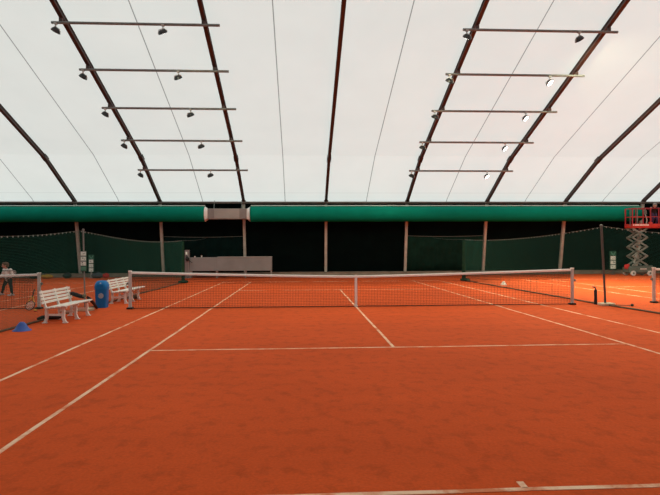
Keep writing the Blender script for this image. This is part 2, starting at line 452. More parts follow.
for s in (-1, 1):
    P = []; n = 24; x0, x1 = s*1.12, s*1.30
    for k in range(n):
        a = 2*PI*k/n; c, q = math.cos(a), math.sin(a); sc = 1/max(abs(c), abs(q))
        P.append((x0, c*.30*min(sc, 1.3), q*.30*min(sc, 1.3)))
    for k in range(n):
        a = 2*PI*k/n; P.append((x1, math.cos(a)*.45, math.sin(a)*.45-.005))
    MB().add(P, [(k, (k+1) % n, n+(k+1) % n, n+k) for k in range(n)]).build('collar', 'collar', t)
hg = MB()
for x in (-.8, .8): hg.bar((x, 0, .3), (x, .2, .80), .03, .03)
hg.build('hanger', 'rail', t)

# ------------------------------------------------------------------ dark backdrop curtains between the posts
def curtain(k, ztop, label, m='curtain', parts=1):
    x0, x1 = RIB0+RIBS*k+.09, RIB0+RIBS*(k+1)-.09
    t = thing('backdrop_curtain', label, 'curtain', ((x0+x1)/2, 17.2, 0), 0, 'backdrop curtains along the back wall')
    w = (x1-x0)/2; N = 60; P = []; F = []
    yof = lambda z: 17.62-.178*z-17.2+.03
    for i in range(N+1):
        x = -w+2*w*i/N; f = .025*math.sin(i*1.1)+.02*noise.noise(V((x*2, k, 0)))
        sag = .05*(1-(x/w)**2)
        for z in (.06, .8, 1.6, ztop-sag):
            P.append((x, yof(z)+f, z))
    F = [(i*4+j, (i+1)*4+j, (i+1)*4+j+1, i*4+j+1) for i in range(N) for j in range(3)]
    sh = MB().add(P, F).build('sheet', m, t, smooth=True)
    sol = sh.modifiers.new('thickness', 'SOLIDIFY'); sol.thickness = .008
    MB().tube([(-w+2*w*i/12, yof(ztop)-.03, ztop-.05*(1-((-w+2*w*i/12)/w)**2)) for i in range(13)], .016, 6).build('rope', 'rope', t)
    return t
curtain(-2, 2.42, 'dark curtain on a rope behind the long grey counter')
curtain(1, 2.42, 'dark green curtain hung from a pale rope right of centre', 'curtain2')

# ------------------------------------------------------------------ tennis nets
def tennis_net(cx, cy, label, hs):
    t = thing('tennis_net', label, 'tennis net', (cx, cy, 0), 0, 'tennis nets across the three courts')
    HW = 6.40
    def top(x): return .914 + (1.07-.914)*min(1, abs(x)/HW)**1.25 - .012 - (1-hs)
    nm = MB(); sp = .045
    nx = int(2*HW/sp); r = .0026
    xs = [-HW+.05 + (2*HW-.1)*i/nx for i in range(nx+1)]
    for x in xs: nm.bar((x, 0, .03), (x, 0, top(x)-.03), 2*r, 2*r)
    rows = 20
    for j in range(rows):
        f = j/(rows-1); K = 16
        for i in range(K):
            xa, xb = -HW+.05+(2*HW-.1)*i/K, -HW+.05+(2*HW-.1)*(i+1)/K
            nm.bar((xa, 0, .03+f*(top(xa)-.06)), (xb, 0, .03+f*(top(xb)-.06)), 2*r, 2*r)
    for x in xs:                           # doubled upper rows
        nm.bar((x+sp/2, .004, top(x)-.26), (x+sp/2, .004, top(x)-.03), 2*r, 2*r)
    for j in range(6):
        for i in range(16):
            xa, xb = -HW+.05+(2*HW-.1)*i/16, -HW+.05+(2*HW-.1)*(i+1)/16
            nm.bar((xa, .004, top(xa)-.03-.0225-j*.045), (xb, .004, top(xb)-.03-.0225-j*.045), 2*r, 2*r)
    nm.build('net_mesh', 'net', t)
    hb = MB(); n = 48; P = []
    for i in range(n+1):
        x = -HW+.04+(2*HW-.08)*i/n
        for y, z in ((-.012, -.065), (-.016, -.02), (0, .004), (.016, -.02), (.012, -.065)): P.append((x, y, top(x)+z))
    F = [(i*5+j, i*5+(j+1) % 5, (i+1)*5+(j+1) % 5, (i+1)*5+j) for i in range(n) for j in range(5)]
    hb.add(P, F); hb.build('headband', 'band', t)
    MB().tube([(-HW+.05, 0, .022), (0, 0, .018), (HW-.05, 0, .022)], .011, 6).build('bottom_cord', 'net', t)
    cs = MB(); cs.box((0, 0, .46), (.07, .042, .915), bev=.006); cs.box((0, 0, .03), (.09, .06, .04)); cs.build('centre_strap', 'band', t)
    for s in (-1, 1):
        p = MB(); p.box((s*HW, 0, .53-(1-hs)/2), (.078, .078, 1.06-(1-hs)), bev=.012); po = p.build('post', 'netpost', t)
        MB().box((s*HW, 0, 1.072-(1-hs)), (.088, .088, .03), bev=.008).build('cap', 'band', po)
        MB().box((s*HW, 0, .028), (.17, .17, .05), bev=.01).build('foot', 'black', po)
        w = MB(); w.tube([(s*(HW+.05), 0, .72), (s*(HW+.09), 0, .72)], .035, 10); w.bar((s*(HW+.09), 0, .72), (s*(HW+.09), -.09, .66), .015, .015)
        w.build('winch', 'rail', po)
    return t
tennis_net(0, 0, 'wide tennis net across the middle court with white centre strap', 1.0)
tennis_net(-15.43, .27, 'tennis net at left edge with a racket leaning on it', .95)
tennis_net(15.47, .27, 'tennis net at right edge, only its end post in view', .99)

# ------------------------------------------------------------------ divider netting between the courts
def divider(x_of, label, near_end, far_end, zmid=2.34, sag=.40):
    t = thing('court_divider_net', label, 'divider net', (0, 0, 0), 0, 'divider nets between the courts')
    def ztop(y):
        if y < -.3: a, b_, za, zb, sg = -11.5, -.3, 2.3, zmid, sag
        elif y <= far_end: a, b_, za, zb, sg = -.3, far_end, zmid, 2.10, .16
        else: a, b_, za, zb, sg = far_end, 17.1, 2.10, 2.3, .05
        u = (y-a)/(b_-a); return za+(zb-za)*u - sg*4*u*(1-u)
    P = lambda y, z: V((x_of(y), y, z))
    sp = .036; n = int((far_end-near_end)/sp); r = .0012; K = [near_end+(far_end-near_end)*i/n for i in range(n+1)]
    m = MB()
    for y in K: m.bar(P(y, .02), P(y, ztop(y)-.02), 2*r, 2*r)
    R_ = 60; st = [near_end+(far_end-near_end)*i/40 for i in range(41)]
    for j in range(R_+1):
        for a, b_ in zip(st[:-1], st[1:]):
            f = j/R_
            m.bar(P(a, .02+f*(ztop(a)-.04)), P(b_, .02+f*(ztop(b_)-.04)), 2*r, 2*r)
    m.build('netting', 'net2', t)
    # gathered folds at the far end
    g = MB()
    for i in range(7):
        y = far_end - .02 + .05*i; dx = .04*math.sin(i*2.2)
        g.tube([V((x_of(y)+dx, y, 0.01)), V((x_of(y)+dx*.6, y, 1.0)), V((x_of(y)+dx*.3, y, 2.06))], [.035, .022, .016], 8)
    for i in range(5): g.ball(V((x_of(far_end)+.10*math.sin(i*1.9), far_end+.1*i-.2, .06)), (.16, .2, .08), 10, 6)
    g.build('gathered_end', 'net_fold', t, smooth=True)
    w = [near_end+(17.1-near_end)*i/60 for i in range(61)]
    MB().tube([P(y, ztop(y)) for y in w], .004, 5).build('top_wire', 'rope', t)
    h = MB(); hp = []
    for i in range(101):
        y = near_end+(far_end-near_end)*i/100
        hp.append(V((x_of(y)+.05*noise.noise(V((y*.9, 1, x_of(0)))), y, .022)))
    h.tube(hp, [.024+.010*noise.noise(V((p.y*2, 5, 0))) for p in hp], 8); h.build('bottom_hem', 'hem', t, smooth=True)
    y = max(near_end, -5.0); first = None
    while y < far_end:
        p = P(y, ztop(y)-.012)
        if first is None:
            first = MB().box((0, 0, 0), (.016, .022, .034)).build('clip', 'clip', t); first.location = p
        else:
            c = first.copy(); COL.objects.link(c); c.parent = t; c.location = p
        y += .22
    return t
def xl(y): return -7.72 + (.10*min(1, max(0, (y+1)/2.0)) if y < 6 else .10+.035*(y-6))
def xr(y): return 7.22 - .045*(y+.3) if y > -.3 else 7.22 - .11*(y+.3)
divider(xl, 'dark green divider net behind the white benches at left', -11.0, 11.5, 2.21, .30)
divider(xr, 'dark green divider net right of the middle court', -9.0, 11.5, 2.29)

def divider_pole(x, y, h, label, m, r=.034, lean=0):
    t = thing('divider_pole', label, 'pole', (x, y, 0), 0, 'poles holding up the divider nets')
    MB().tube([(0, 0, .06), (lean, 0, h)], r, 12).build('pole', m, t, smooth=True)
    MB().lathe([(r+.014, 0), (r+.014, .03), (.02, .05)], (lean, 0, h-.01), 12).build('top_cap', 'rail', t)
    MB().box((.02, -.02, .04), (.40, .28, .075), bev=.018).build('base_weight', 'cream', t)
    return t
divider_pole(-7.525, -.32, 2.22, 'thin silver pole behind the left bench holding the divider net', 'pole_light', .020, -.04)
divider_pole(7.22, -.32, 2.31, 'dark grey pole with cream base right of the middle court', 'pole', .032, -.11)

# ------------------------------------------------------------------ benches
def make_bench():
    t = thing('park_bench', 'white slatted bench with a black racket bag, left of the blue litter bin', 'bench', (-7.24, -2.12, 0), 0, 'white slatted benches beside the court')
    L = 1.92
    for i in range(4):                       # seat slats, x front +
        MB().box((.27-.135*i, 0, .395-.012*i), (.115, L, .032), bev=.008).build('seat_slat', 'bench', t)
    for i in range(4):
        z = .475+.078*i
        MB().box((-.245-.28*(z-.40), 0, z), (.03, L, .056), Matrix.Rotation(-.28, 3, 'Y'), bev=.008).build('back_slat', 'bench', t)
    for y in (-.80, 0, .80):
        f = MB()
        # front leg, slightly splayed and curved
        for pts in ([(.20, .375), (.225, .24), (.215, .12), (.265, .012)], [(-.20, .375), (-.215, .24), (-.205, .12), (-.255, .012)]):
            for (a, az), (c, cz) in zip(pts[:-1], pts[1:]): f.bar((a, y, az), (c, y, cz), .07, .065, up=(1, 0, 0))
            f.box((pts[-1][0], y, .012), (.13, .085, .024), bev=.006)
        f.bar((.30, y, .362), (-.24, y, .345), .07, .05)
        f.bar((-.225, y, .33), (-.365, y, .745), .06, .05, up=(1, 0, 0))
        f.bar((.21, y, .19), (-.21, y, .19), .045, .045)
        f.build('leg_frame', 'bench', t)
    for o in t.children:                     # narrow the frame to the size of the real benches
        for v in o.data.vertices: v.co.x *= .88; v.co.y *= .85
    return t
bench = make_bench()
b2 = copy_tree(bench)
for ch_ in b2.children:                       # this bench is a little longer
    if ch_.name.startswith(('seat_slat', 'back_slat')): ch_.scale.y = 1.26; ch_.location.y = .17
b2.location = (-7.25, 2.28, 0)
b2['label'] = 'white slatted bench behind the net post, right of the blue litter bin'

# long black racket bag across the far end of the bench
t = thing('racket_bag', 'long black racket bag leaning over the end of the left bench', 'bag', (0, 0, 0))
MB().tube([V((-7.47, -1.40, .575)), V((-7.44, -1.39, .57)), V((-7.33, -1.38, .53)), V((-7.22, -1.36, .485)), V((-7.15, -1.34, .455))], [.03, .05, .055, .05, .03], 12).build('body', 'bag', t, smooth=True)
MB().tube([V((-7.08, -1.30, .46)), V((-7.08, -1.20, .42)), V((-7.14, -.75, .26)), V((-7.32, -.02, .04))], [.03, .04, .04, .03], 10).build('lower_sleeve', 'bag', t, smooth=True)
MB().ball((-7.15, -1.34, .50), (.055, .06, .045), 12, 8).build('side_pocket', 'bag2', t, smooth=True)
# dark bag below the left bench
t = tag(MB().tube([(-.25, 0, .05), (-.15, .03, .07), (.15, -.03, .075), (.27, .02, .05)], [.03, .055, .055, .025], 10).build('shoe_bag', 'bag', smooth=True), 'small black bag lying on the clay under the left bench', 'bag')
t.location = (-7.62, -2.25, -.005); t.rotation_euler = (0, 0, .5)
t = tag(MB().tube([(-.25, 0, .05), (-.15, .03, .08), (.15, -.03, .085), (.27, .02, .05)], [.03, .055, .06, .025], 10).build('shoe_bag', 'bag2', smooth=True), 'small olive bag on the clay under the bench behind the net post', 'bag')
t.location = (-7.3, 3.05, -.01); t.rotation_euler = (0, 0, .3)

# ------------------------------------------------------------------ litter bin
t = thing('litter_bin', 'blue plastic litter bin with rounded lid between the two white benches', 'bin', (-7.36, .50, 0), .08)
def rrect(w, d, r, n=5):
    P = []
    for sx, sy, a0 in ((1, 1, 0), (-1, 1, 90), (-1, -1, 180), (1, -1, 270)):
        for k in range(n+1):
            a = math.radians(a0+90*k/n); P.append((sx*(w/2-r)+r*math.cos(a), sy*(d/2-r)+r*math.sin(a)))
    return P
def loft(secs):
    n = len(rrect(1, 1, .1)); P = []
    for w, d, z, r in secs: P += [(x, y, z) for x, y in rrect(w, d, r)]
    F = [(i*n+k, i*n+(k+1) % n, (i+1)*n+(k+1) % n, (i+1)*n+k) for i in range(len(secs)-1) for k in range(n)]
    F += [tuple(range(n-1, -1, -1)), tuple(range((len(secs)-1)*n, len(secs)*n))]
    return MB().add(P, F)
loft([(.29, .29, 0, .04), (.30, .30, .02, .05), (.335, .31, .52, .06), (.34, .315, .54, .06)]).build('body', 'bin', t, smooth=True)
ld = loft([(.355, .33, .535, .06), (.365, .34, .56, .07), (.36, .335, .64, .09), (.34, .315, .70, .11), (.29, .27, .75, .12), (.22, .22, .778, .10), (.08, .08, .788, .03)]).build('lid', 'bin2', t, smooth=True)
MB().box((0, -.168, .635), (.17, .012, .09), bev=.004).build('flap', 'bin', ld)
MB().ball((0, -.155, .715), (.022, .014, .014), 10, 6).build('badge', 'white', ld)
e = MB(); e.lathe([(.075, 0), (.075, .006), (.06, .008)], (.01, -.150, .35), 22, Matrix.Rotation(PI/2, 3, 'X')); em = e.build('emblem', 'emblem', t)
x = MB()
for a in (.5, 2.2, 3.9): x.bar((.03*math.cos(a), -.160, .35+.03*math.sin(a)), (.055*math.cos(a+.9), -.160, .35+.055*math.sin(a+.9)), .012, .006)
x.build('emblem_mark', 'emblem_dark', em)

# ------------------------------------------------------------------ small things on the clay
c = MB().lathe([(.185, 0), (.18, .012), (.15, .03), (.13, .05), (.085, .125), (.05, .17), (.03, .18)], (0, 0, 0), 28)
o = tag(c.build('marker_cone', 'cone', smooth=True), 'low blue marker cone on the clay in front of the left bench', 'cone'); o.location = (-7.42, -3.92, 0)
c = MB().lathe([(.15, 0), (.145, .012), (.07, .11), (.03, .165), (.018, .17)], (0, 0, 0), 24)
o = tag(c.build('marker_cone', 'white', smooth=True), 'small white marker cone seen through the middle net', 'cone'); o.location = (7.50, 8.35, 0)
t = thing('tennis_ball', 'orange and red training ball on the clay beside the left net post', 'ball', (-8.78, -.48, .04))
MB().ball((0, 0, 0), .04, 16, 10).build('shell', 'ball', t, smooth=True)
MB().ball((.0, .0, -.012), (.0405, .0405, .0285), 16, 10).build('red_half', 'ball_red', t, smooth=True)

def racket(name, parent, frame, grip, scale=1.0, thr=None):
    """racket in its own x-z plane, butt of the grip at the origin, head up"""
    S = scale; el = [(.115*S*math.cos(a), 0, (.51+.145*math.sin(a))*S) for a in [2*PI*k/28 for k in range(29)]]
    hd = MB().tube(el, .011*S, 8, cap=False).build('head_frame', frame, parent, smooth=True)
    st = MB()
    for k in range(-7, 8):
        x = k*.014*S; z = .145*S*math.sqrt(max(0, 1-(x/(.115*S))**2)); st.bar((x, 0, .51*S-z), (x, 0, .51*S+z), .0016, .0016)
    for k in range(-8, 9):
        z = k*.016*S; x = .115*S*math.sqrt(max(0, 1-(z/(.145*S))**2)); st.bar((-x, 0, .51*S+z), (x, 0, .51*S+z), .0016, .0016)
    st.build('strings', 'band', hd)
    th = MB()
    for s in (-1, 1): th.tube([(s*.010*S, 0, .22*S), (s*.05*S, 0, .33*S), (s*.085*S, 0, .415*S)], .011*S, 8)
    th.build('throat', thr or frame, parent, smooth=True)
    MB().tube([(0, 0, 0), (0, 0, .02), (0, 0, .23*S)], [.019, .016, .015], 10).build('grip', grip, parent, smooth=True)
t = thing('tennis_racket', 'yellow and black racket standing head down against the left net', 'racket', (0, 0, 0))
racket('r', t, 'black', 'black', .98, 'yellow')
p0, p1 = V((-9.11, .16, .56)), V((-9.09, -.20, .005))      # butt against the net, tip of the head on the clay
d = (p1-p0).normalized(); q = V((0, 0, 1)).rotation_difference(d)
t.rotation_mode = 'QUATERNION'; t.rotation_quaternion = q; t.location = p0

t = thing('upright_tube', 'slim black upright tube with bent tip beside the cream pole base', 'tube', (7.12, .02, 0))
MB().tube([(0, 0, 0), (0, 0, .015), (0, 0, .41), (0, 0, .44)], [.05, .044, .044, .03], 14).build('body', 'black', t, smooth=True)
MB().tube([(0, 0, .43), (0, 0, .48), (-.03, 0, .51), (-.11, 0, .52)], .02, 8).build('bent_tip', 'rail', t, smooth=True)
t = thing('ground_rod', 'thin dark rod with a knob lying on clay right of cream base', 'rod', (0, 0, 0))
MB().tube([(7.48, -.34, .015), (7.80, -.62, .03)], .010, 8).build('shaft', 'pole', t)
MB().ball((7.82, -.64, .04), (.045, .045, .04), 12, 8).build('knob', 'black', t, smooth=True)

# ------------------------------------------------------------------ grey counter at the back
t = thing('counter', 'long grey panelled counter standing on short legs at the back wall', 'counter', (-5.61, 16.05, 0))
MB().box((0, 0, .80), (4.68, .50, .78), bev=.01).build('body', 'board', t)
MB().box((.79, 0, 1.205), (3.10, .54, .03), bev=.006).build('top_board', 'board_top', t)
for x in (-.80, .82): MB().box((x, -.252, .80), (.012, .006, .76)).build('panel_joint', 'sheet2', t)
for x in (-2.3, -.82, .82, 2.3):
    for y in (-.18, .18): MB().box((x, y, .205), (.06, .06, .41)).build('leg', 'board_top', t)
for x, h, lb in ((-1.98, .07, 'small white cup at the left end of the grey counter'), (-1.60, .10, 'white cup second from the left end of the grey counter')):
    o = tag(MB().lathe([(.03, 0), (.045, h), (.04, h), (.027, .01)], (0, 0, 0), 14).build('cup', 'white', smooth=True), lb, 'cup', 'white cups on the grey counter'); o.location = (-5.70+x, 16.0, 1.1915)
t = thing('upright_stand', 'grey upright stand at the left end of the grey counter', 'stand', (-8.09, 15.9, 0))
MB().box((0, 0, .82), (.26, .16, 1.60), bev=.01).build('column', 'sheet2', t)
MB().box((0, 0, .02), (.26, .40, .04), bev=.008).build('foot', 'sheet2', t)
MB().box((-.03, -.085, 1.42), (.10, .012, .18)).build('notice', 'sign_white', t)
MB().tube([(.09, -.085, .35), (.09, -.085, 1.6)], .018, 8).build('side_tube', 'sheet', t)
tj = thing('hanging_bag', 'black bag hanging from the grey stand beside the grey counter', 'bag', (-8.07, 15.74, 0))
MB().tube([(-.02, -.02, 1.24), (.02, -.03, 1.12), (.05, -.04, .98)], [.05, .12, .06], 12).build('pouch', 'bag', tj, smooth=True)
MB().tube([(-.05, .0, 1.36), (0, -.01, 1.24), (.14, -.05, 1.0), (.30, -.05, .88)], .018, 8).build('strap', 'bag', tj, smooth=True)

# ------------------------------------------------------------------ signs
def sign(x, y, z0, h, w, label, style, stand, rz=0.0):
    t = thing('vertical_sign', label, 'sign', (x, y, 0), rz, 'green and white upright signs')
    bd = MB().box((0, 0, z0+h/2), (w, .03, h), bev=.005).build('panel', 'sign_green' , t)
    n = 4; g = h/(n+.1)
    def blk(cx, cz, a, b_, m='sign_white'): return MB().box((cx, -.018, cz), (a, .008, b_)).build('letter_block', m, bd)
    rnd = random.Random(int(x*10))
    for i in range(n):
        cz = z0+h-g*(i+.55)
        if style == 'emblem' and i == 0:
            e = MB()
            e.bar((-w*.32, -.018, cz+.09), (w*.02, -.018, cz-.09), .008, .05, up=(1, 0, 0)).bar((w*.36, -.018, cz+.09), (w*.02, -.018, cz-.09), .008, .05, up=(1, 0, 0))
            e.bar((-w*.36, -.018, cz-.05), (w*.36, -.018, cz-.09), .008, .03); e.build('emblem', 'sign_teal', bd); continue
        if style == 'plain' and i == n-1:
            blk(0, cz, w*.86, g*.8, 'sign_teal'); continue
        lb = blk(-.01*w, cz, w*(.74 if style == 'emblem' else .90), g*.82)
        for k in range(2):
            MB().box((w*rnd.uniform(-.22, .22), -.0225, cz+g*rnd.uniform(-.25, .25)), (w*rnd.choice((.08, .20)), .004, g*rnd.choice((.10, .18)))).build('stroke', 'sign_green', lb)
    if stand:
        MB().box((0, .02, z0/2+.02), (.09, .03, z0+.05)).build('leg', 'board_top', t); MB().box((0, .02, .012), (.34, .24, .024)).build('foot', 'board_top', t)
    elif stand is None:
        for q in (.12, .88): MB().tube([(-.06, .012, z0+h*q), (-.03, .085, z0+h*q), (.05, .085, z0+h*q), (.06, .012, z0+h*q)], .006, 6).build('strap', 'black', t)
    else:
        MB().tube([(0, .02, 0.02), (0, .02, z0+.05)], .016, 8).build('leg', 'rail', t); MB().box((0, .02, .01), (.22, .2, .02)).build('foot', 'rail', t)
    return t
sign(-7.535, -.375, 1.09, .56, .155, 'small green and white sign strapped to the thin silver pole', 'plain', None)
sign(-13.80, 16.75, .34, 1.02, .33, 'green and white upright sign on a pale leg, nearer the blue bin', 'emblem', True)
sign(17.40, 16.55, .32, 1.12, .40, 'green and white upright sign near the red scissor lift', 'emblem', False, -.1)

# ------------------------------------------------------------------ belongings along the foot of the back wall
def lump(name, loc, r, m, label, cat, handle=True):
    t = thing(name, label, cat, loc)
    b = MB().ball((0, 0, r[2]*.9), r, 18, 12)
    b.v = [(x*(1+.12*noise.noise(V((x*6, y*6, z*6+loc[0])))), y, max(0, z*(1+.15*noise.noise(V((x*5+3, y*5, z*5)))))) for x, y, z in b.v]
    b.build('body', m, t, smooth=True)
    if handle: MB().tube([(-r[0]*.5, 0, r[2]*1.55), (-r[0]*.3, 0, r[2]*2.2), (r[0]*.3, 0, r[2]*2.2), (r[0]*.5, 0, r[2]*1.55)], .014, 6).build('handle', 'bag', t, smooth=True)
lump('sports_bag', (-16.25, 16.6, 0), (.36, .2, .13), 'yellowcloth', 'yellow sports bag at the foot of the back wall, far left', 'bag')
lump('sports_bag', (-16.95, 16.6, 0), (.30, .2, .12), 'bag', 'black sports bag just left of the yellow bag', 'bag')
lump('sports_bag', (-15.15, 16.7, 0), (.25, .2, .17), 'bag', 'black sports bag left of the leaning wall post', 'bag')
lump('sports_bag', (-13.42, 16.62, 0), (.34, .2, .17), 'greycloth', 'grey bag at the wall right of the sign on pale leg', 'bag')
lump('sports_bag', (-12.95, 16.7, 0), (.20, .15, .15), 'redcloth', 'red bag at the foot of the back wall beyond the blue bin', 'bag')

# ------------------------------------------------------------------ scissor lift
LX, LY = 18.52, 15.42
t = thing('scissor_lift', 'red and grey scissor lift with raised platform at far right', 'scissor lift', (LX, LY, 0))
CX = -.29                     # the chassis sits to the left under the extended deck
ch = MB().box((CX, 0, .34), (1.42, .74, .30), bev=.02).box((CX, 0, .52), (1.30, .60, .08), bev=.01).box((CX+.62, 0, .42), (.20, .66, .34), bev=.02)
cho = ch.build('chassis', 'lift_grey', t)
MB().box((CX, 0, .16), (1.0, .55, .10)).build('belly_pan', 'lift_grey', cho)
for i in range(7): MB().box((CX-.06+.055*i, -.374, .40), (.04, .006, .07)).build('lettering', 'letter', cho)
for x in (CX-.50, CX+.50):
    for s in (-1, 1):
        w = MB().lathe([(.11, -.05), (.15, -.045), (.15, .045), (.11, .05)], (x, s*.36, .15), 22, Matrix.Rotation(PI/2, 3, 'X')).build('wheel', 'shoe', t, smooth=True)
        MB().lathe([(.06, -.056), (.06, .056)], (x, s*.36, .15), 14, Matrix.Rotation(PI/2, 3, 'X')).build('hub', 'lift_grey', w)
rg = MB().ball((0, 0, 0), (.11, .12, .12), 7, 5).ball((-.08, -.06, -.06), (.08, .09, .11), 6, 5).ball((.09, -.05, .03), (.08, .1, .12), 7, 5).box((.03, -.1, -.08), (.18, .12, .16), bev=.02).build('red_guard', 'redcloth', t, smooth=True); rg.location = (-1.02, -.05, .55)
MB().bar((-.96, -.05, .42), (-1.02, -.05, .52), .05, .04).build('guard_bracket', 'lift_grey', t)
st = []
z0, z1, tiers, hw = .60, 2.76, 4, .45
zt = (z1-z0)/tiers
for i in range(tiers):
    a, b_ = z0+i*zt, z0+(i+1)*zt
    for s in (-1, 1):
        for (xa, xb, yy) in ((-hw, hw, .24), (hw, -hw, .29)):
            arm = MB().bar((xa-.32, s*yy, a), (xb-.32, s*yy, b_), .045, .085, up=(0, 0, 1)).build('scissor_arm', 'lift_arm', t)
            MB().bar((xa-.32, s*(yy+.024), a+.045), (xb-.32, s*(yy+.024), b_+.045), .006, .012).build('edge', 'lift_edge', arm)
    for xx, zz in ((-.32, (a+b_)/2), (-hw-.32, b_), (hw-.32, b_)):
        MB().tube([(xx, -.32, zz), (xx, .32, zz)], .028, 10).build('pivot_pin', 'lift_grey', t)
MB().tube([(-.52, 0, .75), (-.15, 0, 1.7)], .05, 12).build('hydraulic_ram', 'lift_edge', t)
# platform: from x = -0.80 to +1.42 of the lift, 0.72 deep
PX0, PX1, PZ = -.84, 1.44, 2.84
MB().box(((PX0+PX1)/2, 0, PZ), (PX1-PX0, .74, .10), bev=.01).build('deck', 'lift_red', t)
for s in (-1, 1):
    k = MB().box(((PX0+PX1)/2, s*.375, PZ+.10), (PX1-PX0, .02, .19), bev=.004).build('toe_board', 'lift_red', t)
    if s < 0:
        x = PX0+.07
        i = 0
        while x < .17:
            MB().box((x, -.388, PZ+.12), (.055, .005, .085)).build('lettering', 'letter', k); x += .075 if i % 4 else .095; i += 1
zr = PZ+1.10
pst = [PX0+.03, -.52, -.17, .28, .78, PX1-.03]
for s in (-1, 1):
    y = s*.345
    for zz, r in ((zr, .022), (PZ+.60, .018)):
        MB().tube([(PX0+.03, y, zz), (PX1-.03, y, zz)], r, 8).build('guard_rail', 'lift_red_dark' if zz == zr else 'lift_red', t, smooth=True)
    for i, x in enumerate(pst):
        w = .03 if i in (1, 2) else .055
        MB().box((x, y, PZ+.58), (w, .045, 1.06)).build('rail_post', 'rail' if i == 1 else 'lift_red_dark', t)
for x in (PX0+.03, PX1-.03):
    for zz in (zr, PZ+.60): MB().tube([(x, -.345, zz), (x, .345, zz)], .02, 8).build('end_rail', 'lift_red_dark', t, smooth=True)
MB().box((.29, -.33, PZ+.16), (.20, .10, .26), bev=.02).build('corner_box', 'lift_red', t)
cb = MB().box((-.02, -.28, PZ+.86), (.16, .14, .24), bev=.02).build('control_box', 'lift_grey', t)
MB().tube([(-.02, -.28, PZ+.98), (.0, -.30, PZ+1.08)], [.012, .02], 8).build('joystick', 'lift_edge', cb)
MB().tube([(.05, -.28, PZ+.10), (.10, -.29, PZ+.42), (.0, -.28, PZ+.75)], .03, 8).build('control_cable', 'lift_edge', t, smooth=True)

# ------------------------------------------------------------------ people
def hand(mb, wrist, fwd, side, up, S):
    """palm plus five bent fingers; fwd along the fingers, side towards the thumb"""
    wrist, fwd, side, up = V(wrist), V(fwd).normalized(), V(side).normalized(), V(up).normalized()
    p = lambda a, b_, c: wrist + (fwd*a + side*b_ + up*c)*S
    for b_ in (-.026, -.009, .009, .026): mb.cap(p(.01, b_*.7, 0), p(.082, b_, 0), .013*S, .0115*S, 8)
    for b_, L in ((-.030, .052), (-.010, .070), (.010, .076), (.030, .068)):
        a = p(.082, b_, 0); m1 = p(.082+L*.5, b_*1.05, -.012); m2 = p(.082+L*.78, b_*1.05, -.034); e = p(.082+L*.80, b_*1.05, -.052)
        mb.cap(a, m1, .0098*S, .0092*S, 8); mb.cap(m1, m2, .0092*S, .0085*S, 8); mb.cap(m2, e, .0085*S, .0075*S, 8)
    a = p(.022, .028, -.006); b_ = p(.058, .055, -.018); e = p(.088, .062, -.030)
    mb.cap(a, b_, .0125*S, .011*S, 8); mb.cap(b_, e, .011*S, .009*S, 8)

